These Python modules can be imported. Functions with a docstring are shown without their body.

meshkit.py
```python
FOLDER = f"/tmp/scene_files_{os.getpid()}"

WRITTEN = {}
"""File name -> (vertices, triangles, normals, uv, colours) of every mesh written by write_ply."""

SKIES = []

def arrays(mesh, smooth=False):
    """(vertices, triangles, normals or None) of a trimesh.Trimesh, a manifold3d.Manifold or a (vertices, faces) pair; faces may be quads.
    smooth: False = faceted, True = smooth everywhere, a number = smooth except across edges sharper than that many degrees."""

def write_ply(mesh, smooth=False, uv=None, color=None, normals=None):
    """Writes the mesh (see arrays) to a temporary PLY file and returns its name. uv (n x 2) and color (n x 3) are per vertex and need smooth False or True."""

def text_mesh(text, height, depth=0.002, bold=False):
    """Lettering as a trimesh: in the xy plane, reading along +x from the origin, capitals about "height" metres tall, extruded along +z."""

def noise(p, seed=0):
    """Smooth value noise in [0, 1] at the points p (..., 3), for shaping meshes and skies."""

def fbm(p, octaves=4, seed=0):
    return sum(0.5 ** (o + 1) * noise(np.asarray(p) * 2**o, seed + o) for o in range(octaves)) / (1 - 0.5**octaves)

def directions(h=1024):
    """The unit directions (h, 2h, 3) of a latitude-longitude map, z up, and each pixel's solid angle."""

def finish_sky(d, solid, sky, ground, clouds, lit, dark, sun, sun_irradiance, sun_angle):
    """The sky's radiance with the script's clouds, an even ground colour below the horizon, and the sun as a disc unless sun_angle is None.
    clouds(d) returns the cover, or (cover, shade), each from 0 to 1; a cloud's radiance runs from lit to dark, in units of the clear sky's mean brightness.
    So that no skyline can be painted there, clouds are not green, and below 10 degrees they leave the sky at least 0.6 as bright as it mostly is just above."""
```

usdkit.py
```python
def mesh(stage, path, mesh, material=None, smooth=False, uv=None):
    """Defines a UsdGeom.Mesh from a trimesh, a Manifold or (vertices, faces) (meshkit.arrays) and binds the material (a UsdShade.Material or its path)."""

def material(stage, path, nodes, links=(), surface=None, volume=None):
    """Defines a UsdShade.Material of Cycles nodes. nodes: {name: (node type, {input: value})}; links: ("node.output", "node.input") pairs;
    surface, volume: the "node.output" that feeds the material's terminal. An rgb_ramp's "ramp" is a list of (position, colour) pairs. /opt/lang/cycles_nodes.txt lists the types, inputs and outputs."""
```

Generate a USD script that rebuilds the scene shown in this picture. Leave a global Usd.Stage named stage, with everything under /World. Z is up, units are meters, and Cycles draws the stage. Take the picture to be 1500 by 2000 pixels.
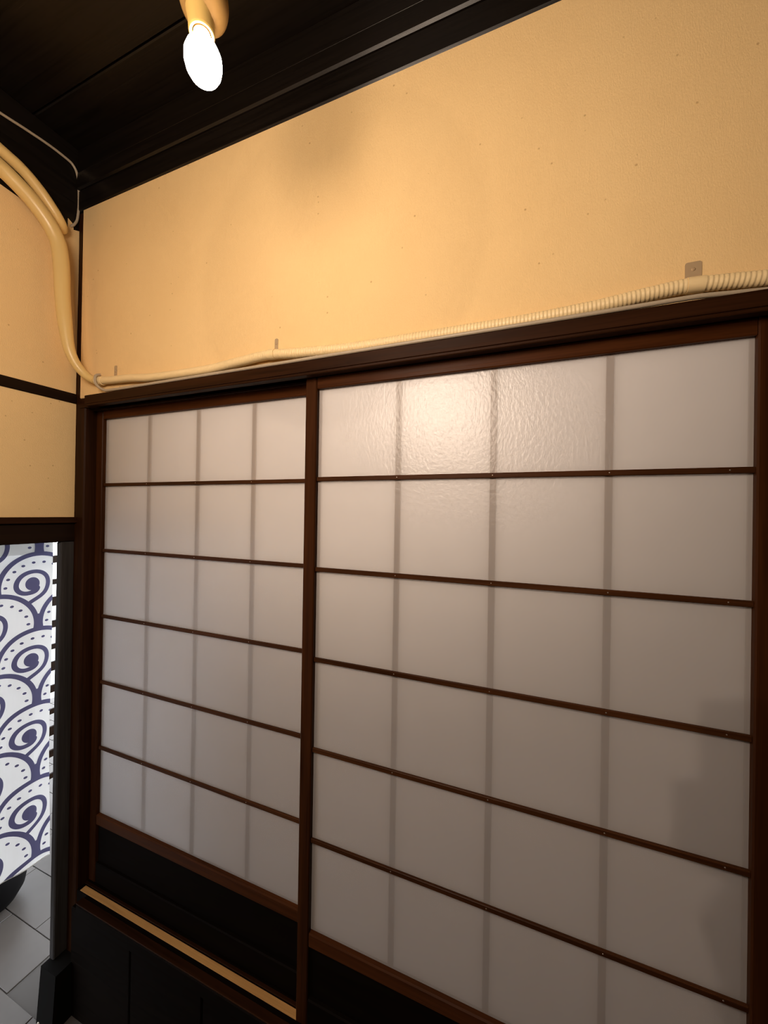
import math, random
import numpy as np, trimesh, usdkit, meshkit
from pxr import Usd, UsdGeom, UsdLux, UsdShade, Gf, Sdf, Vt
from shapely.geometry import Polygon, Point, LineString, box as sbox
from shapely import affinity
from shapely.ops import unary_union

random.seed(7); rng = np.random.default_rng(7)
stage = Usd.Stage.CreateInMemory()
UsdGeom.SetStageUpAxis(stage, UsdGeom.Tokens.z); UsdGeom.SetStageMetersPerUnit(stage, 1.0)
UsdGeom.Xform.Define(stage, '/World'); UsdGeom.Scope.Define(stage, '/World/Looks')
ZO = 2.07                       # heights below are given from the top of the shoji paper; the tiled floor is at -ZO
FLOOR = -ZO

# ------------------------------------------------------------------ camera
EYE = np.array([1.5334, -0.8697, -0.3210 + ZO])
RT = np.array([0.9278, 0.3728, 0.0157]); UP = np.array([-0.0134, -0.0088, 0.9999]); FW = np.array([-0.3729, 0.9279, 0.0032])
cam = UsdGeom.Camera.Define(stage, '/World/camera')
cam.AddTransformOp().Set(Gf.Matrix4d(*RT, 0, *UP, 0, *(-FW), 0, *EYE, 1))
cam.CreateHorizontalApertureAttr(36.0); cam.CreateVerticalApertureAttr(48.0); cam.CreateFocalLengthAttr(18.0)
cam.CreateClippingRangeAttr(Gf.Vec2f(0.01, 200))
EXPOSURE = 0.0
cam.CreateExposureAttr(EXPOSURE)
# ------------------------------------------------------------------ light levels (lamps are built below with these)
WARM = (1.0, 0.79, 0.61)
BULB_L = 45.0                   # radiance of the bare bulb
BULB2_L = 27.5                  # unseen globe lamp above and behind the camera, lights wall and paper
PENDANT_L = 1600.0                # unseen small bulb further back, throws the phone shadow
SKY_L = 1.5
dome = UsdLux.DomeLight.Define(stage, '/World/sky'); dome.CreateIntensityAttr(SKY_L); dome.CreateColorAttr(Gf.Vec3f(0.88, 0.93, 1.0))

# ------------------------------------------------------------------ helpers
_used = {}
def numbered(parent, name):
    k = (parent, name); n = _used.get(k, 0); _used[k] = n + 1
    return name if n == 0 else f'{name}_{n:03d}'
class Node:
    def __init__(s, path, base): s.path, s.base = path, np.asarray(base, float)
def tag(prim, label=None, cat=None, group=None, kind=None):
    for k, v in (('label', label), ('category', cat), ('group', group), ('kind', kind)):
        if v: prim.SetCustomDataByKey(k, v)
def thing(name, label, cat, base=(0, 0, 0), group=None, kind=None):
    p = '/World/' + numbered('/World', name)
    x = UsdGeom.Xform.Define(stage, p); x.AddTranslateOp().Set(Gf.Vec3d(base[0], base[1], base[2] + ZO))
    tag(x.GetPrim(), label, cat, group, kind)
    return Node(p, base)
def put(name, mesh, mat, parent=None, smooth=False, label=None, cat=None, group=None, kind=None):
    """one Mesh prim; parent None = top-level. Meshes are in room coordinates."""
    if hasattr(mesh, 'vertices'): v, f = np.array(mesh.vertices, float), np.array(mesh.faces)
    else: v, f = np.array(mesh[0], float), np.array(mesh[1])
    if parent is None: pp, v = '/World', v + [0, 0, ZO]
    else: pp, v = parent.path, v - parent.base
    path = pp + '/' + numbered(pp, name)
    m = usdkit.mesh(stage, path, (v, f), M[mat], smooth=smooth)
    tag(m.GetPrim(), label, cat, group, kind)
    return Node(path, (0, 0, -ZO) if parent is None else parent.base)
def rbox(lo, hi, c=0.0015):
    lo, hi = np.minimum(lo, hi).astype(float), np.maximum(lo, hi).astype(float)
    c = min(c, 0.45 * (hi - lo).min()); pts = []
    for sx in (0, 1):
        for sy in (0, 1):
            for sz in (0, 1):
                p = np.where([sx, sy, sz], hi, lo); s = np.where([sx, sy, sz], -1, 1) * c
                pts += [p + [0, s[1], s[2]], p + [s[0], 0, s[2]], p + [s[0], s[1], 0]]
    return trimesh.convex.convex_hull(np.array(pts))
def join(*ms): return trimesh.util.concatenate(ms)
def spline(pts, n=120):
    from scipy.interpolate import PchipInterpolator, CubicSpline
    pts = np.asarray(pts, float); d = np.r_[0, np.cumsum(np.linalg.norm(np.diff(pts, axis=0), axis=1))]
    return PchipInterpolator(d, pts)(np.linspace(0, d[-1], n)), d[-1]
def tube(path, r, sides=20, cap=True):
    """swept tube with per-point radius, parallel-transport frame"""
    path = np.asarray(path, float); n = len(path); r = np.broadcast_to(r, n)
    t = np.gradient(path, axis=0); t /= np.linalg.norm(t, axis=1)[:, None]
    u = np.cross(t[0], [0.3, 0.5, 0.8]); u /= np.linalg.norm(u); V = []
    a = np.linspace(0, 2 * np.pi, sides, endpoint=False)
    for i in range(n):
        u = u - t[i] * (u @ t[i]); u /= np.linalg.norm(u); w = np.cross(t[i], u)
        V.append(path[i] + r[i] * (np.cos(a)[:, None] * u + np.sin(a)[:, None] * w))
    V = np.concatenate(V); F = []
    for i in range(n - 1):
        for j in range(sides):
            k = (j + 1) % sides; A, B, C, D = i * sides + j, i * sides + k, (i + 1) * sides + k, (i + 1) * sides + j
            F += [(A, B, C), (A, C, D)]
    if cap:
        V = np.vstack([V, path[0], path[-1]]); c0, c1 = n * sides, n * sides + 1
        for j in range(sides):
            k = (j + 1) % sides; F += [(c0, k, j), (c1, (n - 1) * sides + j, (n - 1) * sides + k)]
    return trimesh.Trimesh(V, F, process=False)
def lathe(profile, centre, axis=(0, 0, 1), seg=40):
    """profile: (radius, height) pairs, turned about axis through centre"""
    m = trimesh.creation.revolve(np.array(profile, float), sections=seg)
    m.apply_transform(trimesh.geometry.align_vectors([0, 0, 1], np.asarray(axis, float) / np.linalg.norm(axis))); m.apply_translation(centre)
    return m
def plate(poly, thick, origin, ex, ey):
    """shapely polygon extruded by thick along ex x ey, laid on origin with axes ex, ey"""
    m = trimesh.creation.extrude_polygon(poly, thick); ex, ey = np.asarray(ex, float), np.asarray(ey, float); ez = np.cross(ex, ey)
    v = np.asarray(m.vertices); m.vertices = np.asarray(origin) + v[:, :1] * ex + v[:, 1:2] * ey + v[:, 2:] * ez
    return m

# ------------------------------------------------------------------ materials
M = {}
def mat(name, nodes, links, surface): M[name] = usdkit.material(stage, '/World/Looks/' + name, nodes, links, surface=surface)
def simple(name, col, rough=0.5, **kw):
    mat(name, {'p': ('principled_bsdf', {'base_color': col, 'roughness': rough, **kw})}, [], 'p.BSDF')
def wood(name, dark, light, axis, rough=0.46, spec=0.07, bump=0.25, sc=1.0):
    """streaky grain running along axis"""
    s = [55 * sc, 55 * sc, 55 * sc]; s['xyz'.index(axis)] = 2.2 * sc
    mat(name, {'g': ('geometry', {}), 'm': ('mapping', {'scale': tuple(s)}),
               'n': ('noise_texture', {'scale': 1.0, 'detail': 6.0, 'roughness': 0.62, 'distortion': 0.6}),
               'r': ('rgb_ramp', {'ramp': [(0.25, dark), (0.5, tuple((a + b) / 2 for a, b in zip(dark, light))), (0.75, light)]}),
               'q': ('map_range', {'from_min': 0.2, 'from_max': 0.8, 'to_min': rough - 0.08, 'to_max': rough + 0.1}),
               'b': ('bump', {'strength': bump, 'distance': 0.002}),
               'p': ('principled_bsdf', {'specular_ior_level': spec})},
        [('g.position', 'm.vector'), ('m.vector', 'n.vector'), ('n.fac', 'r.fac'), ('r.color', 'p.base_color'), ('n.fac', 'q.value'), ('q.result', 'p.roughness'),
         ('n.fac', 'b.height'), ('b.normal', 'p.normal')], 'p.BSDF')
wood('wood_x', (0.011, 0.0037, 0.0012), (0.036, 0.0122, 0.0036), 'x')
wood('wood_z', (0.011, 0.0037, 0.0012), (0.036, 0.0122, 0.0036), 'z')
wood('wood_y', (0.011, 0.0037, 0.0012), (0.036, 0.0122, 0.0036), 'y')
wood('bar_x', (0.020, 0.0068, 0.0022), (0.075, 0.027, 0.009), 'x', rough=0.38)
wood('rail_x', (0.026, 0.0078, 0.0020), (0.080, 0.0245, 0.0062), 'x', rough=0.38)
wood('stile_z', (0.018, 0.0056, 0.0014), (0.056, 0.0175, 0.0042), 'z', rough=0.4)
wood('bar_z', (0.16, 0.078, 0.025), (0.28, 0.145, 0.052), 'z')
wood('black_x', (0.0035, 0.0024, 0.0017), (0.009, 0.006, 0.0042), 'x', rough=0.36, spec=0.3)
wood('black_board', (0.0022, 0.0013, 0.0009), (0.0058, 0.0035, 0.0023), 'x', rough=0.6, spec=0.04)
wood('black_y', (0.0035, 0.0024, 0.0017), (0.009, 0.006, 0.0042), 'y', rough=0.42, spec=0.3)
wood('grey_z', (0.021, 0.019, 0.0185), (0.055, 0.051, 0.050), 'z', rough=0.55)
wood('dark_y', (0.006, 0.003, 0.0018), (0.018, 0.0085, 0.0045), 'y', rough=0.45)
wood('pale_x', (0.42, 0.22, 0.075), (0.66, 0.38, 0.14), 'x', rough=0.5)

def plaster(name, a, b, speck):
    mat(name, {'g': ('geometry', {}), 'm': ('mapping', {'scale': (1.0, 1.0, 0.45)}),
               'n1': ('noise_texture', {'scale': 420.0, 'detail': 4.0, 'roughness': 0.7}),
               'n2': ('noise_texture', {'scale': 5.0, 'detail': 3.0}),
               'mx': ('mix_color', {'a': a, 'b': b}), 'v': ('voronoi_texture', {'scale': 34.0}),
               'th': ('map_range', {'from_min': 0.045, 'from_max': 0.10, 'to_min': 1.0, 'to_max': 0.0, 'clamp': True}),
               'wn': ('separate_color', {}), 'pick': ('math', {'math_type': 'greater_than', 'value2': 0.66}),
               'mul': ('math', {'math_type': 'multiply'}), 'sz': ('math', {'math_type': 'multiply', 'value2': 0.5}),
               'mx2': ('mix_color', {'b': speck}),
               'b': ('bump', {'strength': 0.55, 'distance': 0.0012}),
               'p': ('principled_bsdf', {'roughness': 0.85, 'specular_ior_level': 0.2})},
        [('g.position', 'm.vector'), ('m.vector', 'n1.vector'), ('g.position', 'n2.vector'), ('g.position', 'v.vector'), ('n2.fac', 'mx.fac'),
         ('v.distance', 'th.value'), ('v.color', 'wn.color'), ('wn.r', 'pick.value1'), ('th.result', 'mul.value1'), ('pick.value', 'mul.value2'), ('mul.value', 'sz.value1'),
         ('mx.result', 'mx2.a'), ('sz.value', 'mx2.fac'), ('mx2.result', 'p.base_color'), ('n1.fac', 'b.height'), ('b.normal', 'p.normal')], 'p.BSDF')
plaster('ochre_plaster', (0.76, 0.53, 0.255), (0.81, 0.585, 0.295), (0.30, 0.15, 0.05))

# shoji sheet: translucent plastic paper with a fine embossed, slightly glossy surface
mat('shoji_paper', {'g': ('geometry', {}), 'mp': ('mapping', {'scale': (1.0, 1.0, 0.6)}),
                    'n': ('noise_texture', {'scale': 150.0, 'detail': 3.0, 'roughness': 0.6}), 'b': ('bump', {'strength': 0.6, 'distance': 0.0020}),
                    'f': ('noise_texture', {'scale': 14.0, 'detail': 5.0}), 'c': ('mix_color', {'a': (0.87, 0.855, 0.86), 'b': (0.91, 0.895, 0.90)}),
                    'd': ('diffuse_bsdf', {}), 't': ('translucent_bsdf', {}), 'x': ('mix_closure', {'fac': 0.50}),
                    'tr': ('transparent_bsdf', {'color': (0.97, 0.96, 0.95)}), 'xt': ('mix_closure', {'fac': 0.36}), 'gl': ('glossy_bsdf', {'roughness': 0.32, 'color': (1, 1, 1)}), 'fr': ('fresnel', {'IOR': 1.55}), 'y': ('mix_closure', {})},
    [('g.position', 'mp.vector'), ('mp.vector', 'n.vector'), ('n.fac', 'b.height'), ('g.position', 'f.vector'), ('f.fac', 'c.fac'), ('c.result', 'd.color'), ('c.result', 't.color'),
     ('d.BSDF', 'x.closure1'), ('t.BSDF', 'x.closure2'), ('b.normal', 'gl.normal'), ('x.closure', 'xt.closure1'), ('tr.BSDF', 'xt.closure2'), ('xt.closure', 'y.closure1'), ('gl.BSDF', 'y.closure2'), ('fr.fac', 'y.fac')], 'y.closure')
def cloth(name, col, tr=0.4):
    mat(name, {'g': ('geometry', {}), 'n': ('noise_texture', {'scale': 900.0, 'detail': 2.0}), 'b': ('bump', {'strength': 0.2, 'distance': 0.0005}),
               'd': ('diffuse_bsdf', {'color': col}), 't': ('translucent_bsdf', {'color': col}), 'x': ('mix_closure', {'fac': tr})},
        [('g.position', 'n.vector'), ('n.fac', 'b.height'), ('b.normal', 'd.normal'), ('d.BSDF', 'x.closure1'), ('t.BSDF', 'x.closure2')], 'x.closure')
cloth('white_cotton', (0.80, 0.79, 0.77), 0.5)
cloth('navy_print', (0.15, 0.145, 0.27), 0.5)
simple('conduit_plastic', (0.70, 0.50, 0.20), 0.32, specular_ior_level=0.5)
simple('wrap_tape', (0.80, 0.62, 0.34), 0.45)
simple('grey_cable', (0.40, 0.33, 0.24), 0.45)
simple('strap_steel', (0.40, 0.29, 0.17), 0.5)
simple('lamp_porcelain', (0.20, 0.115, 0.036), 0.6, specular_ior_level=0.15)
simple('socket_plastic', (0.40, 0.27, 0.085), 0.6, specular_ior_level=0.15)
simple('emblem_ink', (0.09, 0.05, 0.018), 0.6)
simple('brass', (0.70, 0.50, 0.22), 0.3, metallic=0.9)
simple('black_iron', (0.0035, 0.003, 0.003), 0.6, specular_ior_level=0.08)
simple('nail_steel', (0.45, 0.40, 0.34), 0.35, metallic=0.8)
simple('stone_grey', (0.005, 0.0045, 0.004), 0.8, specular_ior_level=0.06)
simple('backing_paper', (0.86, 0.845, 0.85), 0.9, specular_ior_level=0.1)
simple('white_paint', (0.75, 0.74, 0.70), 0.8)
simple('grout', (0.085, 0.078, 0.072), 0.9)
simple('concrete', (0.30, 0.30, 0.30), 0.9)
def glow(name, col, s): mat(name, {'e': ('emission', {'color': col, 'strength': s})}, [], 'e.emission')
glow('bulb_glow', WARM, BULB_L); glow('second_glow', WARM, BULB2_L); glow('pendant_glow', WARM, PENDANT_L)
for i, c in enumerate([(0.090, 0.077, 0.067), (0.082, 0.070, 0.061), (0.097, 0.083, 0.072)]):
    mat(f'floor_tile_{"abc"[i]}', {'g': ('geometry', {}), 'n': ('noise_texture', {'scale': 22.0, 'detail': 6.0}), 'c': ('mix_color', {'a': c, 'b': tuple(0.8 * k for k in c)}),
        'p': ('principled_bsdf', {'roughness': 0.38})}, [('g.position', 'n.vector'), ('n.fac', 'c.fac'), ('c.result', 'p.base_color')], 'p.BSDF')

# ================================================================== SETTING
XR, YF = 2.9, -3.0               # right wall, wall behind the camera
POST_X1, LIP_X, POST_Y = 0.0505, 0.104, -0.012
PL_Y = -0.015                    # face of the plaster over the shoji
# --- upper plaster over the shoji
put('wall_back', rbox((0.024, PL_Y, 0.0662), (XR, 0.09, 0.742), 0.003), 'ochre_plaster', kind='structure', label='ochre textured plaster wall above the shoji screens', cat='wall')
# --- dark top beam over that wall, stepped
tb = thing('trim_1', 'black lacquered beam along the top of the ochre wall', 'beam', (1.4, 0.03, 0.74), kind='structure')
put('beam', rbox((-0.0015, PL_Y - 0.004, 0.7335), (XR, 0.09, 0.806), 0.004), 'black_x', tb)
put('beam', rbox((-0.0015, PL_Y - 0.010, 0.8062), (XR, 0.09, 0.868), 0.005), 'black_x', tb)
put('beam', rbox((-0.0015, PL_Y - 0.004, 0.8682), (XR, 0.09, 0.955), 0.004), 'black_x', tb)
# --- ceiling planks
cl = thing('ceiling', 'black stained plank ceiling', 'ceiling', (1.4, -1.5, 0.95), kind='structure')
y = 0.09
while y > YF - 0.1:
    put('plank', rbox((-0.1, y - 0.236, 0.955), (XR + 0.1, y, 0.975 + 0.003 * rng.random()), 0.003), 'black_x', cl); y -= 0.24
put('ceiling_cover', rbox((-0.1, YF - 0.1, 0.9785), (XR + 0.1, 0.2, 1.02), 0.002), 'black_x', kind='structure', label='boards above the plank ceiling', cat='ceiling')  # added slab, stops sky light coming through the plank gaps
# --- left wall: plaster above nuki (with the small broken tab at its top), plaster below nuki
wl = thing('wall_left', 'ochre plaster wall on the left with a dark rail across it', 'wall', (-0.05, -1.0, FLOOR), kind='structure')
tabp = Polygon([(-0.0135, 0.08), (-0.0125, 0.40), (-0.010, 0.655), (-0.012, 0.668), (-0.030, 0.661), (-0.0315, 0.680), (-0.0475, 0.690), (-0.049, 0.640), (-0.30, 0.672), (-1.2, 0.70), (YF, 0.70), (YF, 0.08)])
def leftpanel(poly, x1, th, mt): return put('plaster_panel', plate(poly, th, (x1 - th, 0, 0), (0, 1, 0), (0, 0, 1)), mt, wl)
leftpanel(tabp, 0.0, 0.05, 'ochre_plaster')
leftpanel(sbox(YF, -0.355, -0.0085, 0.052), 0.0, 0.05, 'ochre_plaster')
put('core', rbox((-0.10, YF, -0.352), (-0.05, -0.0087, 0.955), 0.001), 'white_paint', wl)
put('core', rbox((-0.10, YF, FLOOR), (-0.002, -1.02, -0.352), 0.001), 'ochre_plaster', wl)
put('core', rbox((-0.10, -0.0075, 0.735), (-0.0035, 0.20, 0.975), 0.001), 'black_board', wl)  # added block, closes the corner against a sky light leak
put('rail', rbox((-0.05, YF, 0.0505), (0.006, -0.0125, 0.0845), 0.002), 'dark_y', wl)
put('top_beam', rbox((-0.0495, YF, 0.645), (-0.0025, POST_Y + 0.004, 0.955), 0.003), 'black_y', wl)
# --- corner post
put('trim_2', rbox((-0.06, POST_Y, FLOOR + 0.001), (POST_X1, 0.09, 0.733), 0.004), 'wood_z', kind='structure', label='dark brown wooden corner post left of the shoji screens', cat='post')
put('trim_3', rbox((1.921, POST_Y - 0.012, FLOOR + 0.001), (2.04, 0.09, 0.0445), 0.004), 'wood_z', kind='structure', label='dark brown wooden post right of the shoji screens', cat='post')
# --- lintel (kamoi): front lip, underside grooves
km = thing('trim_4', 'dark brown grooved wooden lintel over the shoji screens', 'lintel', (1.0, 0.0, 0.05), kind='structure')
put('lintel', rbox((LIP_X, -0.046, 0.033), (1.925, 0.09, 0.0612), 0.001), 'wood_x', km)
put('lintel_end', rbox((0.024, -0.0152, 0.033), (LIP_X - 0.0003, -0.0122, 0.066), 0.001), 'wood_x', km)
put('lintel_end', rbox((POST_X1 + 0.001, -0.0115, 0.033), (1.92, 0.09, 0.066), 0.0015), 'wood_x', km)
put('groove_edge', rbox((LIP_X, -0.0445, 0.026), (1.9205, -0.0225, 0.0335), 0.0015), 'wood_x', km)
put('groove_edge', rbox((POST_X1 + 0.001, 0.0125, 0.026), (1.9205, 0.0215, 0.0335), 0.0015), 'wood_x', km)
# --- sill (shikii) and the boarding below it
SILL = -1.652
sl = thing('trim_5', 'dark worn wooden sill under the shoji screens', 'sill', (1.0, 0.0, SILL - 0.04), kind='structure')
put('sill', rbox((0.104, -0.046, SILL - 0.045), (1.92, 0.09, SILL - 0.003), 0.004), 'black_board', sl)
put('sill_end', rbox((POST_X1 + 0.001, -0.0115, SILL - 0.045), (0.105, 0.09, SILL - 0.0031), 0.001), 'black_board', sl)
put('groove_edge', rbox((0.104, -0.0445, SILL - 0.004), (1.92, -0.022, SILL), 0.001), 'wood_x', sl)
put('groove_edge', rbox((POST_X1 + 0.001, 0.0125, SILL - 0.004), (1.92, 0.0215, SILL), 0.001), 'wood_x', sl)
bd = thing('baseboard_back', 'black stained boards below the sill', 'baseboard', (1.0, -0.02, FLOOR), kind='structure')
x = POST_X1 + 0.002
while x < 1.9:
    put('board', rbox((x, -0.030 + 0.002 * rng.random(), FLOOR + 0.001), (min(x + 0.298, 1.92), 0.0, SILL - 0.046), 0.003), 'black_board', bd); x += 0.3016
put('wall_rear_low', rbox((POST_X1, 0.001, FLOOR), (XR, 0.09, SILL - 0.046), 0.001), 'white_paint', kind='structure', label='wall base behind the boards', cat='wall')
put('wall_back_right', rbox((2.0405, PL_Y, FLOOR), (XR, 0.09, 0.044), 0.002), 'ochre_plaster', kind='structure', label='ochre plaster wall right of the shoji post', cat='wall')
# --- door opening in the left wall
dr = thing('door_1', 'low dark wooden doorway frame in the left wall', 'doorway', (-0.05, -0.5, FLOOR), kind='structure')
put('head_trim', rbox((-0.1, -1.02, -0.3725), (0.016, -0.0095, -0.352), 0.002), 'wood_y', dr)
put('header', rbox((-0.1, -1.02, -0.438), (0.004, -0.0095, -0.373), 0.003), 'dark_y', dr)
put('jamb', rbox((-0.022, -0.0525, FLOOR + 0.186), (0.002, -0.0095, -0.4385), 0.003), 'grey_z', dr)
put('jamb', rbox((-0.08, -1.02, FLOOR + 0.001), (0.002, -0.965, -0.4385), 0.003), 'grey_z', dr)
pl = np.array([[-0.022, -0.076, 0.184], [0.060, -0.076, 0.184], [0.062, -0.086, 0.0], [-0.024, -0.086, 0.0]])
pv = np.array([(a, b, c + FLOOR + 0.001) for a, b, c in pl] + [(a, -0.0125, c + FLOOR + 0.001) for a, b, c in pl])
put('plinth', trimesh.convex.convex_hull(pv), 'stone_grey', dr)
put('bolt', lathe([(0, 0.004), (0.004, 0.003), (0.006, 0), (0, 0)], (-0.010, -0.0865, FLOOR + 0.006), axis=(0, -1, 0.1), seg=16), 'nail_steel', dr, smooth=40)
# --- shell behind the camera and to the right, out of view, dark to cut bounced light
put('wall_right', rbox((XR, YF, FLOOR), (XR + 0.1, 0.09, 0.955), 0.002), 'wood_z', kind='structure', label='dark wooden wall at the right end', cat='wall')
put('wall_front', rbox((-0.1, YF - 0.1, FLOOR), (XR + 0.1, YF, 0.955), 0.002), 'wood_z', kind='structure', label='dark wooden wall behind the camera', cat='wall')
# --- added panel behind the shoji, keeps sky light from leaking through
put('wall_rear', rbox((-0.0595, 0.105, FLOOR), (XR + 0.1, 0.20, 0.975), 0.002), 'white_paint', kind='structure', label='white wall behind the shoji screens', cat='wall')
# --- floor: slab, grout bed and tiles near the doorway
fl = thing('floor', 'grey square floor tiles with dark joints', 'floor', (0, 0, FLOOR), kind='structure')
put('grout_bed', rbox((-2.6, YF - 0.1, FLOOR - 0.08), (XR + 0.1, 2.5, FLOOR - 0.004), 0.001), 'grout', fl)
PIT, GX, GY = 0.1628, -0.2175, -0.0785
tvar = ['floor_tile_a', 'floor_tile_b', 'floor_tile_c']
near, far = [], []
for i in range(-14, 20):
    for j in range(-18, 16):
        x0, y0 = GX + i * PIT * 2 + (PIT if j % 2 else 0), GY + j * PIT
        xa, xb = max(x0, -2.59), min(x0 + 2 * PIT, XR)
        if xb - xa < 0.03 or y0 < YF or y0 > 2.3 or (xb > 0.0 and y0 > -0.15) : continue
        m = rbox((xa + 0.0015, y0 + 0.0015, FLOOR - 0.02), (xb - 0.0015, y0 + PIT - 0.0015, FLOOR - 0.0006 * rng.random()), 0.0012)
        if -1.3 < x0 < 0.02 and -0.45 < y0 < 0.75: put('tile', m, tvar[rng.integers(3)], fl)
        else: far.append(m)
put('tile_field', join(*far), 'floor_tile_a', fl, kind='stuff')

# ================================================================== SHOJI SCREENS
def shoji(label, x0, col, yp, front, bh):
    """x0: left edge of the paper; yp: plane of the paper; bars across stand in front of it, upright bars behind it."""
    W, R, H = col * 4, 0.235, 0.235 * 6
    t = thing('shoji_screen', label, 'sliding screen', (x0 + W / 2, yp, SILL))
    sw, yf, yb = 0.034, yp - 0.0135, yp + 0.0165
    top, bot = 0.031, SILL + 0.001
    for a in (x0 - sw, x0 + W):
        put('stile', rbox((a, yf, bot), (a + sw, yb, top), 0.0025), 'stile_z', t)
    rl, rr = x0 - 0.0006, x0 + W + 0.0006
    put('top_rail', rbox((rl, yf + 0.0015, -0.0005), (rr, yb - 0.001, top - 0.0005), 0.002), 'rail_x', t)
    put('middle_rail', rbox((rl, yf + 0.001, -H - 0.036), (rr, yb - 0.001, -H), 0.003), 'rail_x', t)
    put('kick_board', rbox((rl, yp - 0.003, -H - bh), (rr, yp + 0.006, -H - 0.0355), 0.001), 'black_board', t)
    put('bottom_rail', rbox((rl, yf + 0.001, bot), (rr, yb - 0.001, -H - bh), 0.003), 'black_board', t)
    for k in range(1, 6):
        z = -k * R
        b = put('cross_bar', rbox((rl, yp - 0.0075, z - 0.0056), (rr, yp - 0.0004, z + 0.0056), 0.0012), 'bar_x', t)
        for c in range(1, 5):
            xx = x0 + c * col - (0.035 if c == 4 else 0)
            put('nail', lathe([(0, 0.0006), (0.0011, 0.0004), (0.0015, 0.0), (0, 0)], (xx, yp - 0.0074, z + 0.0004), axis=(0, -1, 0), seg=8), 'nail_steel', b)
    for c in range(1, 4):
        xx = x0 + c * col
        put('upright_bar', rbox((xx - 0.0068, yp + 0.0004, -H - 0.001), (xx + 0.0068, yp + 0.0052, 0.001), 0.0005), 'bar_z', t)
    for xx in (x0 + 0.0034, x0 + W - 0.0034):
        put('edge_strip', rbox((xx - 0.0032, yp + 0.0004, -H - 0.001), (xx + 0.0032, yp + 0.0052, 0.001), 0.0005), 'bar_z', t)
    put('backing_sheet', rbox((x0 - 0.002, yp + 0.0055, -H - 0.0015), (x0 + W + 0.002, yp + 0.0070, 0.0015), 0.0002), 'backing_paper', t)  # unseen white sheet behind the bars, bounces light back through the paper
    for r in range(6):                                   # the sheet, pane by pane
        for c in range(4):
            a, b_ = x0 + c * col, x0 + (c + 1) * col; z1, z0 = -r * R, -(r + 1) * R
            V = [(a, yp, z0), (b_, yp, z0), (b_, yp, z1), (a, yp, z1)]
            put('paper_pane', (V, [(0, 1, 2), (0, 2, 3)]), 'shoji_paper', t)
    return t
shoji('left shoji screen, set back, with its dark kick board and sill tape below', 0.0865, 0.2211, 0.0385, False, 0.17)
shoji('right shoji screen, the nearer one, overlapping the left one', 0.9962, 0.2219, 0.0, True, 0.17)
put('sill_tape', rbox((0.066, -0.0095, SILL - 0.0032), (0.9615, 0.0095, SILL - 0.0018), 0.0004), 'pale_x', label='pale wooden slide strip lying in the front groove of the dark sill', cat='sill strip')

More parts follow.
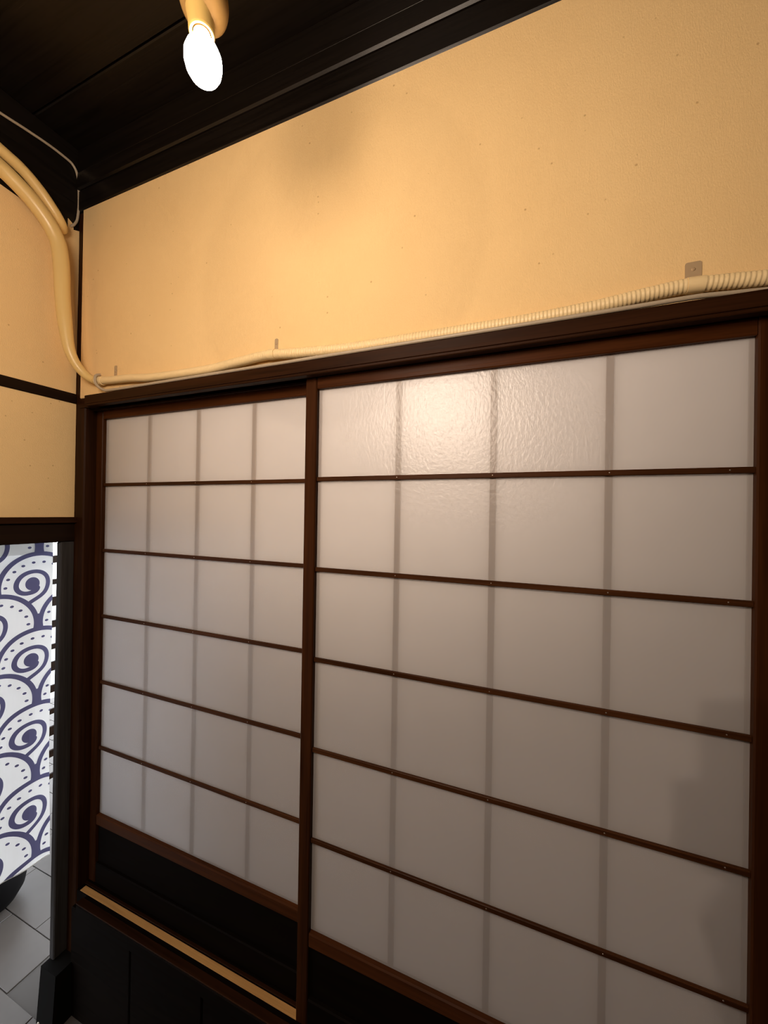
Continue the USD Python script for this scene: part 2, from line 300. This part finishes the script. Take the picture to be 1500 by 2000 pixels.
# ================================================================== BARE BULB LAMP
LX, LY = 1.034, -0.42
def bulb_profile(z0):
    p = [(0.0, -0.0790), (0.007, -0.0780), (0.0145, -0.0745), (0.0212, -0.0680), (0.0258, -0.0590), (0.0280, -0.0480), (0.0276, -0.0370), (0.0238, -0.0262), (0.0186, -0.0175), (0.0135, -0.0095), (0.0124, 0.0), (0, 0.0)]
    return [(r, z + z0) for r, z in p]
def bulb_lamp(label, x, y, ztop, glowmat, tilt, group=None, lean=(0.09, 0.0)):
    t = thing('bulb_lamp', label, 'lamp', (x, y, ztop), group=group)
    n = np.asarray(tilt, float); n /= np.linalg.norm(n)
    c = np.array([x, y, ztop - 0.029]) - 0.003 * RT
    # holder: a shallow rounded dish whose face looks along n, on a short neck to the joist
    dish = [(0, 0.022), (0.018, 0.0215), (0.030, 0.018), (0.0375, 0.009), (0.0395, -0.002), (0.038, -0.012), (0.033, -0.018), (0, -0.018)]
    d = put('base_plate', lathe(dish, c, axis=n, seg=48), 'lamp_porcelain', t, smooth=50)
    put('neck', lathe([(0, 0), (0.022, 0), (0.02, 0.04), (0, 0.04)], (x, y, ztop - 0.04), seg=32), 'lamp_porcelain', t, smooth=40)
    ax = np.array([-lean[0], -lean[1], 1.0]); ax /= np.linalg.norm(ax)
    s0 = np.array([x - 0.0055, y, ztop - 0.0715])         # mouth of the socket
    put('socket', lathe([(0.0135, -0.010), (0.0150, -0.0125), (0.0182, -0.0125), (0.0195, -0.009), (0.0195, 0.006), (0.022, 0.026), (0, 0.026), (0.0, 0.004), (0.0135, 0.004), (0.0135, -0.010)], s0, axis=ax, seg=40), 'socket_plastic', t, smooth=40)
    put('screw_base', lathe([(0, 0.002), (0.0128, 0.002), (0.0128, -0.012), (0, -0.012)], s0, axis=ax, seg=32), 'brass', t, smooth=40)
    put('glass_bulb', lathe(bulb_profile(-0.011), s0, axis=ax, seg=48), glowmat, t, smooth=True)
    return t, c, n
TILT = -0.30 * RT - 0.62 * UP - 0.62 * FW
lamp, lc, ln = bulb_lamp('glowing bare bulb in a cream round holder under the black ceiling', LX, LY, 0.514, 'bulb_glow', TILT)
eu = np.cross(ln, [0, 0, 1.0]); eu /= np.linalg.norm(eu); ev = np.cross(ln, eu); ev = ev if ev[2] > 0 else -ev
ring = Point(0, 0).buffer(0.0062, 24).difference(Point(0, 0).buffer(0.0052, 24))
logo = unary_union([affinity.scale(ring, 1.25, 1.0), LineString([(-0.004, -0.002), (-0.0015, 0.003), (0, -0.002), (0.0015, 0.003), (0.004, -0.002)]).buffer(0.0005)])
for g in getattr(logo, 'geoms', [logo]):
    put('emblem', plate(g, 0.0005, lc + ln * 0.0212 + ev * 0.010 - eu * 0.004, eu if np.dot(np.cross(eu, ev), ln) > 0 else -eu, ev), 'emblem_ink', lamp)
put('hanging_rod', tube([(LX, LY, 0.513), (LX, LY, 0.954)], 0.005, 12), 'black_iron', lamp)
def globe_lamp(name, label, x, y, z, rr, glowmat):
    pd = thing(name, label, 'lamp', (x, y, z))
    gl = trimesh.creation.icosphere(4, rr); gl.apply_translation((x, y, z))
    put('globe', gl, glowmat, pd, smooth=True)
    put('cord', tube([(x, y, z + rr + 0.03), (x, y, 0.954)], 0.003, 8), 'black_iron', pd)
    put('cap', lathe([(0, 0), (0.022, 0), (0.018, 0.035), (0, 0.035)], (x, y, z + rr - 0.003), seg=24), 'black_iron', pd, smooth=40)
globe_lamp('globe_lamp', 'white globe lamp hanging from the ceiling above the camera', 1.08, -1.02, 0.21, 0.20, 'second_glow')  # out of view, placed to light the ochre wall and upper panes
globe_lamp('pendant_lamp', 'small bare pendant bulb hanging low further back in the room', 1.14, -2.0, 0.11, 0.015, 'pendant_glow')  # out of view, placed to cast the phone shadow
# ================================================================== PIPES AND CABLES
pts = [(0.034, -0.60, 0.735), (0.038, -0.42, 0.720), (0.045, -0.2494, 0.6822), (0.05, -0.203, 0.6584), (0.053, -0.16, 0.6269), (0.056, -0.1208, 0.5818), (0.058, -0.104, 0.5422), (0.06, -0.0967, 0.4786), (0.064, -0.0936, 0.3777),
       (0.07, -0.0888, 0.2941), (0.078, -0.0799, 0.2116), (0.088, -0.0649, 0.1646), (0.11, -0.0426, 0.1266), (0.1415, -0.0345, 0.1110)]
pth, L = spline(pts, 150); k = np.linspace(0, 1, 150)
rad = np.interp(k, [0, 0.62, 0.78, 0.9, 1], [0.0235, 0.0225, 0.0205, 0.0150, 0.0125])
pp = thing('insulated_pipe', 'thick cream pipe curving down the left wall into the corner', 'pipe', (0.031, -0.30, 0.70))
put('sleeve', tube(pth, rad, 28), 'conduit_plastic', pp, smooth=50)
pth2, _ = spline([(0.040, -0.60, 0.790), (0.043, -0.40, 0.772), (0.045, -0.2502, 0.7346), (0.045, -0.2017, 0.7209), (0.045, -0.1489, 0.6882), (0.045, -0.1134, 0.6537), (0.040, -0.092, 0.632), (0.022, -0.078, 0.622)], 90)
pq = thing('short_pipe', 'shorter cream pipe lying along the outside of the thick pipe on the black beam', 'pipe', (0.034, -0.3, 0.75))
put('sleeve', tube(pth2, 0.0165, 24), 'conduit_plastic', pq, smooth=50)
put('seam', tube(pth2[60:64], 0.0169, 24), 'conduit_plastic', pq, smooth=50)
# ribbed pipe on the lintel: spirally wound tape
rp = [(0.1431, -0.030, 0.1100), (0.22, -0.030, 0.1055), (0.2964, -0.030, 0.1021), (0.4143, -0.030, 0.0916), (0.6263, -0.030, 0.0875), (0.7585, -0.030, 0.0950), (0.8461, -0.030, 0.1000), (0.9446, -0.030, 0.0920), (1.122, -0.030, 0.0819),
      (1.3131, -0.030, 0.0803), (1.4771, -0.030, 0.0795), (1.6193, -0.030, 0.0838), (1.7281, -0.030, 0.0930), (1.7744, -0.030, 0.0955), (1.8329, -0.030, 0.0918), (1.8878, -0.030, 0.0870), (2.05, -0.030, 0.085), (2.4, -0.030, 0.09)]
n = 1800; pth3, L3 = spline(rp, n); s = np.linspace(0, L3, n)
saw = (s / 0.0072) % 1.0
xw = np.clip((pth3[:, 0] - 0.5) / 0.5, 0.15, 1.0)
rad3 = 0.0122 + 0.0011 * xw * (np.clip(saw / 0.75, 0, 1) - np.clip((saw - 0.75) / 0.25, 0, 1))
wp = thing('wrapped_pipe', 'cream tape wrapped ribbed pipe running along the top of the shoji lintel', 'pipe', (1.2, -0.03, 0.09))
put('tape_wrap', tube(pth3, rad3, 22), 'wrap_tape', wp, smooth=60)
put('end_collar', tube(pth3[:26], 0.0146, 24), 'wrap_tape', wp, smooth=40)
# thin grey cables
cp, _ = spline([(0.158, -0.030, 0.1300), (0.160, -0.0462, 0.1195), (0.1653, -0.0495, 0.0985), (0.182, -0.047, 0.080), (0.2150, -0.0435, 0.0675), (0.3119, -0.0445, 0.0660), (0.5363, -0.0445, 0.0660), (0.7861, -0.0445, 0.0660), (1.0131, -0.0445, 0.0660),
               (1.3159, -0.0445, 0.0660), (1.5737, -0.0445, 0.0660), (1.70, -0.042, 0.0675), (1.7866, -0.040, 0.0690), (1.84, -0.036, 0.0672), (1.90, -0.030, 0.0660), (2.2, -0.02, 0.0660)], 260)
cb = thing('cable', 'thin grey cable lying on the lintel below the wrapped pipe', 'cable', (1.0, -0.04, 0.066))
put('sheath', tube(cp, 0.0044, 12), 'grey_cable', cb, smooth=True)
put('clip', rbox((1.010, -0.0455, 0.0617), (1.0155, -0.0345, 0.0722), 0.001), 'grey_cable', cb)
cp2, _ = spline([(0.003, -0.70, 0.8600), (0.003, -0.40, 0.8640), (0.003, -0.2381, 0.8741), (0.003, -0.1628, 0.8841), (0.003, -0.0926, 0.8895), (0.003, -0.046, 0.8870), (0.003, -0.0265, 0.8690), (0.003, -0.0185, 0.8278), (0.003, -0.0165, 0.7644), (0.003, -0.0205, 0.7053), (0.004, -0.034, 0.6730), (-0.004, -0.040, 0.666)], 140)
cb2 = thing('cable', 'thin grey cable bending down the black beam at the upper left corner', 'cable', (0.003, -0.3, 0.87))
put('sheath', tube(cp2, 0.0042, 12), 'grey_cable', cb2, smooth=True)
# straps that hold the wrapped pipe
def strap(xc, zc, w, h, label, band):
    t = thing('pipe_strap', label, 'strap', (xc, PL_Y, zc))
    tab = sbox(-w / 2, -0.02, w / 2, h).buffer(-0.004).buffer(0.004, 4)
    hole = Point(0, h * 0.55).buffer(0.0022, 8)
    put('tab', plate(tab.difference(hole), 0.0012, (xc, PL_Y - 0.0001, zc), (1, 0, 0), (0, 0, 1)), 'strap_steel', t)
    put('screw', lathe([(0, 0.0016), (0.0024, 0.0013), (0.0036, 0), (0, 0)], (xc, PL_Y - 0.0012, zc + h * 0.55), axis=(0, -1, 0), seg=14), 'strap_steel', t)
    if band:
        i = int(np.argmin(abs(pth3[:, 0] - xc))); d = max(2, int(band / (L3 / n) / 2))
        put('band', tube(pth3[i - d:i + d], 0.0138, 24), 'wrap_tape', t, smooth=40)
strap(1.789, 0.1145, 0.025, 0.0305, 'large rusty grey strap tab above the wrapped pipe at the right', 0.030)
strap(0.868, 0.118, 0.011, 0.030, 'small grey strap tab above the bend in the wrapped pipe', 0.022)
strap(0.214, 0.118, 0.013, 0.041, 'small bent strap tab near the corner end of the wrapped pipe', 0.0)

# ================================================================== NOREN CURTAIN
CX, CY1, CY0, CZ1, CZ0 = -0.20, 0.029, -0.80, -0.448, -1.645
def drape(v):
    """flat curtain (u = y, v = z) hung with soft folds"""
    yy, zz = v[:, 0], v[:, 1]; a = (CZ1 - zz) / (CZ1 - CZ0)
    off = 0.010 * a * np.sin(yy * 21 + 0.6) + 0.006 * a * np.sin(yy * 47 + 2.0 + a * 2) + 0.012 * a ** 2 * np.sin(zz * 7)
    return np.stack([CX + off, yy, zz], 1)
def sheet(poly, lift, step=0.02):
    """triangulates a polygon cut by a square grid, then hangs it"""
    V, F, n0 = [], [], 0
    x0, y0, x1, y1 = poly.bounds
    for i in range(int((x1 - x0) / step) + 1):
        for j in range(int((y1 - y0) / step) + 1):
            c = poly.intersection(sbox(x0 + i * step, y0 + j * step, x0 + (i + 1) * step, y0 + (j + 1) * step))
            for g in getattr(c, 'geoms', [c]):
                if g.geom_type != 'Polygon' or g.area < 1e-9: continue
                v, f = trimesh.creation.triangulate_polygon(g, engine='earcut')
                V.append(v); F.append(f + n0); n0 += len(v)
    v = drape(np.vstack(V)); v[:, 0] += lift
    return v, np.vstack(F)
SR, HC, RS = 0.1238, 0.122, 0.1405          # scale radius, half column, row step
spi = np.array([(-0.0045, -0.071), (0.018, -0.056), (0.0375, -0.038), (0.047, -0.014), (0.0475, 0.012), (0.038, 0.033), (0.020, 0.045), (0.0, 0.047), (-0.018, 0.042), (-0.034, 0.030), (-0.044, 0.012), (-0.046, -0.008), (-0.038, -0.025), (-0.024, -0.034), (-0.006, -0.0345), (0.008, -0.029), (0.014, -0.018)])
from scipy.interpolate import CubicSpline
tt = np.r_[0, np.cumsum(np.linalg.norm(np.diff(spi, axis=0), axis=1))]; sp = CubicSpline(tt, spi)(np.linspace(0, tt[-1], 90))
wid = np.interp(np.linspace(0, 1, 90), [0, 0.3, 0.7, 0.9, 1], [0.0070, 0.0068, 0.0078, 0.0078, 0.010])
spiral = unary_union([LineString(sp[i:i + 2]).buffer(wid[i], 6) for i in range(89)] + [affinity.scale(Point(0.001, 0).buffer(0.0225, 16), 0.95, 1.12)])
dots = unary_union([affinity.rotate(affinity.scale(Point(0, 0).buffer(0.0052, 10), 1.0, 0.8), 20).__class__(affinity.translate(affinity.scale(Point(0, 0).buffer(0.0054, 10), 1.05, 0.8), 0.018 + 0.0945 * math.cos(a), -0.003 + 0.088 * math.sin(a)).exterior) for a in np.radians(np.arange(-18, 199, 19.5))])
disc = Point(0.02, 0).buffer(SR, 40); inner = Point(0.02, 0).buffer(SR - 0.0155, 40)
motif_blue = unary_union([disc.difference(inner), affinity.translate(affinity.scale(spiral, 1.0, 0.95, origin=(0, 0)), 0, 0.006), dots]).intersection(disc.union(spiral))
blue = Polygon()
area = sbox(CY0, CZ0, CY1, CZ1); vis = area
y0c, z0c = -0.035, -0.608
for row in range(-3, 9):
    for c in range(-9, 4):
        if (row + c) % 2: continue
        cy, cz = y0c + c * HC, z0c - row * RS
        if not vis.intersects(sbox(cy - 0.2, cz - 0.15, cy + 0.2, cz + 0.15)): continue
        blue = blue.difference(affinity.translate(disc, cy, cz)).union(affinity.translate(motif_blue, cy, cz))
blue = blue.intersection(vis).buffer(0)
nr = thing('noren_curtain', 'white noren curtain with navy spiral wave pattern hanging in the low doorway', 'curtain', (CX, -0.4, CZ0))
put('cloth', sheet(area, 0.0, 0.015), 'white_cotton', nr, smooth=True)
put('heading', sheet(sbox(CY0, CZ1 - 0.045, CY1, CZ1), -0.003, 0.03), 'white_cotton', nr, smooth=True)
put('wave_print', sheet(blue, 0.0011, 0.015), 'navy_print', nr, smooth=True)
put('hem', tube(drape(np.stack([np.linspace(CY0, CY1, 120), np.full(120, CZ0)], 1)), 0.0022, 8), 'white_cotton', nr, smooth=True)
put('rod', tube([(CX, -0.90, CZ1 + 0.009), (CX, 0.06, CZ1 + 0.009)], 0.008, 14), 'dark_y', nr, smooth=40)
# ================================================================== OUTSIDE THE DOORWAY
jar = thing('jar', 'black round jar standing on the tiles behind the curtain', 'jar', (-0.68, 0.05, FLOOR))
put('body', lathe([(0, 0.0), (0.075, 0.0), (0.105, 0.018), (0.128, 0.060), (0.136, 0.11), (0.132, 0.16), (0.115, 0.23), (0.085, 0.26), (0.088, 0.275), (0.076, 0.275), (0.072, 0.25), (0, 0.24)], (-0.68, 0.05, FLOOR + 0.001), seg=48), 'black_iron', jar, smooth=40)
lt = thing('lattice_screen', 'dark wooden lattice screen outside the doorway', 'lattice', (-1.2, 0.2, FLOOR))
for yy in np.arange(-1.2, 1.3, 0.45): put('post', rbox((-1.22, yy, FLOOR), (-1.18, yy + 0.035, 0.2), 0.003), 'grey_z', lt)
for q, zz in enumerate(np.arange(-1.95, 0.15, 0.13)): put('slat', rbox((-1.18, -1.2, zz), (-1.165, 1.3, zz + 0.03 + 0.012 * (q % 3)), 0.002), 'dark_y', lt)
put('eave', rbox((-1.9, -3.2, 0.35), (-0.101, 2.6, 0.43), 0.01), 'grey_z', kind='structure', label='dark eave over the tiles outside the doorway', cat='roof')  # added overhead slab, shades the outside tiles from the sky
put('ground_outside', rbox((-14, -12, FLOOR - 0.2), (-2.61, 12, FLOOR - 0.03), 0.01), 'concrete', kind='structure', label='concrete ground outside', cat='ground')

# ================================================================== PHOTOGRAPHER (behind the lens, out of frame; the unseen low pendant throws the shadow of phone, hand and forearm on the right screen)
import manifold3d as m3
simple('skin', (0.52, 0.30, 0.20), 0.55); simple('black_hair', (0.012, 0.010, 0.009), 0.5); simple('shirt_cloth', (0.035, 0.04, 0.055), 0.9); simple('trouser_cloth', (0.02, 0.02, 0.022), 0.9)
simple('phone_case', (0.015, 0.015, 0.017), 0.4); simple('shoe_leather', (0.015, 0.012, 0.010), 0.5); simple('eye_white', (0.75, 0.73, 0.70), 0.3)
E0 = EYE - [0, 0, ZO]
def C_(a, u, b): return E0 + a * RT + u * UP - b * FW              # right, up, back from the lens
def ball(c, rr): return m3.Manifold.sphere(rr, 20).translate([float(k) for k in c])
def bone(a, ra, b, rb): return m3.Manifold.batch_hull([ball(a, ra), ball(b, rb)])
def limb(chain): return m3.Manifold.batch_boolean([bone(*chain[i], *chain[i + 1]) for i in range(len(chain) - 1)], m3.OpType.Add)
def smoothed(man, step, it=12):
    m = man.refine_to_length(step).to_mesh(); t = trimesh.Trimesh(m.vert_properties[:, :3], m.tri_verts, process=True)
    trimesh.smoothing.filter_taubin(t, iterations=it); return t
phone = thing('phone', 'black phone held up in front of the ochre wall', 'phone', C_(0.003, -0.062, 0.016))
def slab(a0, a1, u0, u1, b0, b1, cr):
    pl_ = sbox(a0, u0, a1, u1).buffer(-cr).buffer(cr, 8); return plate(pl_, b1 - b0, C_(0, 0, b1), RT, UP)
put('body', slab(-0.034, 0.040, -0.136, 0.012, 0.011, 0.019, 0.009), 'phone_case', phone)
W_ = lambda a, b, c: np.array([a, b, c])
bx, by = 1.86, -1.28                                                 # where the person stands
fz = FLOOR
shR, shL = W_(bx + 0.17, by + 0.03, fz + 1.44), W_(bx - 0.19, by - 0.02, fz + 1.43)
elbR, wrR = C_(0.035, -0.42, 0.105), C_(-0.016, -0.205, 0.041)
hip = W_(bx, by - 0.02, fz + 0.93)
hd_ = W_(bx - 0.03, by + 0.05, fz + 1.665)
def fing(ps, r0, r1): return limb([(p, r0 + (r1 - r0) * i / (len(ps) - 1)) for i, p in enumerate(ps)])
def H_(a, u, b): return C_(a - 0.0105, u, b)
palm = m3.Manifold.batch_hull([ball(H_(0.048, -0.096, 0.036), 0.013), ball(H_(0.040, -0.165, 0.038), 0.017), ball(H_(0.006, -0.160, 0.036), 0.014), ball(H_(0.018, -0.100, 0.033), 0.010)])
fingers = []
for k_, (u, l) in enumerate([(-0.088, 1.0), (-0.106, 1.08), (-0.124, 1.0), (-0.141, 0.85)]):
    fingers.append(fing([H_(0.012, u - 0.012, 0.034), H_(-0.018, u - 0.004, 0.033), H_(-0.0335, u, 0.020), H_(-0.032, u + 0.001, 0.006), H_(-0.032 + 0.030 * l, u + 0.003, 0.0005)], 0.0092, 0.0074))
thumb = fing([H_(0.040, -0.140, 0.036), H_(0.058, -0.112, 0.032), H_(0.056, -0.086, 0.028), H_(0.034, -0.072, 0.029)], 0.0125, 0.0085)
hand = m3.Manifold.batch_boolean([palm, thumb, limb([(wrR, 0.027), (H_(0.022, -0.165, 0.037), 0.021)])] + fingers, m3.OpType.Add)
handL = W_(bx - 0.27, by + 0.05, fz + 0.70); wrL, elbL = W_(bx - 0.26, by + 0.02, fz + 0.80), W_(bx - 0.25, by - 0.03, fz + 1.10)
lf = [fing([handL + W_(0.0, o, -0.035), handL + W_(0.004, o * 1.1 + 0.004, -0.075), handL + W_(0.012, o * 1.1 + 0.006, -0.105 + abs(o) * 0.3)], 0.0095, 0.0078) for o in (-0.030, -0.010, 0.010, 0.030)]
lhand = m3.Manifold.batch_boolean([m3.Manifold.batch_hull([ball(wrL, 0.024), ball(handL + W_(0, 0.028, -0.035), 0.012), ball(handL + W_(0, -0.030, -0.035), 0.012)]), fing([handL + W_(0.0, 0.02, 0.03), handL + W_(0.006, 0.050, -0.01), handL + W_(0.010, 0.052, -0.045)], 0.012, 0.0085)] + lf, m3.OpType.Add)
head = m3.Manifold.batch_hull([ball(hd_ + W_(0, -0.012, 0.035), 0.082), ball(hd_ + W_(-0.006, 0.035, -0.01), 0.066), ball(hd_ + W_(-0.010, 0.055, -0.085), 0.030)])
nose = m3.Manifold.batch_hull([ball(hd_ + W_(-0.012, 0.100, 0.012), 0.008), ball(hd_ + W_(-0.014, 0.113, -0.024), 0.012), ball(hd_ + W_(-0.010, 0.085, -0.026), 0.012)])
lips = m3.Manifold.batch_hull([ball(hd_ + W_(-0.032, 0.083, -0.058), 0.006), ball(hd_ + W_(0.010, 0.085, -0.058), 0.006), ball(hd_ + W_(-0.012, 0.093, -0.056), 0.007)])
ears = [m3.Manifold.batch_hull([ball(hd_ + W_(q * 0.083, -0.005, 0.022), 0.011), ball(hd_ + W_(q * 0.079, -0.002, -0.025), 0.008)]) for q in (-1, 1)]
neck = limb([(hd_ + W_(0, -0.01, -0.04), 0.058), (W_(bx, by, fz + 1.46), 0.062)])
trunk = m3.Manifold.batch_hull([ball(shL + W_(0.02, 0, -0.02), 0.062), ball(shR + W_(-0.02, 0, -0.02), 0.062), ball(W_(bx - 0.10, by, fz + 1.12), 0.095), ball(W_(bx + 0.10, by, fz + 1.12), 0.095), ball(W_(bx - 0.09, by, fz + 0.92), 0.10), ball(W_(bx + 0.09, by, fz + 0.92), 0.10)])
legs = [limb([(hip + W_(q * 0.09, 0, -0.02), 0.095), (W_(bx + q * 0.10, by + 0.02, fz + 0.50), 0.062), (W_(bx + q * 0.11, by - 0.02, fz + 0.11), 0.042), (W_(bx + q * 0.115, by + 0.10, fz + 0.045), 0.035)]) for q in (-1, 1)]
arms = [limb([(shR, 0.056), (elbR, 0.041), (wrR, 0.027)]), limb([(shL, 0.056), (elbL, 0.041), (wrL, 0.026)])]
body = m3.Manifold.batch_boolean([head, nose, lips, neck, trunk] + ears + legs + arms, m3.OpType.Add)
body_m = join(smoothed(body, 0.022, 8)); hands_m = smoothed(m3.Manifold.batch_boolean([hand, lhand], m3.OpType.Add), 0.005, 6)
pr = thing('person', 'person in dark shirt and trousers holding a phone up with the right hand', 'person', (bx, by, FLOOR))
put('body', join(body_m, hands_m), 'skin', pr, smooth=True)
for q in (-1, 1): put('eye', lathe([(0, 0.011), (0.006, 0.009), (0.0105, 0.003), (0.011, 0), (0, 0)], hd_ + W_(q * 0.031 - 0.010, 0.078, 0.012), axis=(0, 1, 0), seg=16), 'eye_white', pr, smooth=40)
hair = m3.Manifold.batch_hull([ball(hd_ + W_(0, -0.020, 0.045), 0.090), ball(hd_ + W_(0, -0.035, -0.02), 0.078)]) - m3.Manifold.cube([0.3, 0.12, 0.14], True).translate([float(k) for k in hd_ + W_(0, 0.115, -0.005)])
put('hair', smoothed(hair, 0.02, 4), 'black_hair', pr, smooth=True)
shirt = m3.Manifold.batch_boolean([m3.Manifold.batch_hull([ball(shL + W_(0.02, 0, -0.02), 0.070), ball(shR + W_(-0.02, 0, -0.02), 0.070), ball(W_(bx - 0.10, by, fz + 1.12), 0.106), ball(W_(bx + 0.10, by, fz + 1.12), 0.106), ball(W_(bx - 0.09, by, fz + 0.93), 0.112), ball(W_(bx + 0.09, by, fz + 0.93), 0.112)]),
    limb([(shR, 0.068), (elbR, 0.056), (0.35 * elbR + 0.65 * wrR, 0.046)]), limb([(shL, 0.068), (elbL, 0.056), (0.2 * elbL + 0.8 * wrL, 0.044)])], m3.OpType.Add)
put('shirt', smoothed(shirt, 0.025, 8), 'shirt_cloth', pr, smooth=True)
trs = m3.Manifold.batch_boolean([limb([(hip + W_(q * 0.085, 0, 0.0), 0.108), (W_(bx + q * 0.10, by + 0.02, fz + 0.50), 0.080), (W_(bx + q * 0.11, by - 0.02, fz + 0.10), 0.066)]) for q in (-1, 1)], m3.OpType.Add)
put('trousers', smoothed(trs, 0.03, 6), 'trouser_cloth', pr, smooth=True)
for q in (-1, 1):
    sh = m3.Manifold.batch_hull([ball(W_(bx + q * 0.11, by - 0.045, fz + 0.045), 0.044), ball(W_(bx + q * 0.12, by + 0.16, fz + 0.034), 0.033), ball(W_(bx + q * 0.11, by - 0.02, fz + 0.085), 0.046)])
    put('shoe', smoothed(sh, 0.02, 3), 'shoe_leather', pr, smooth=True)
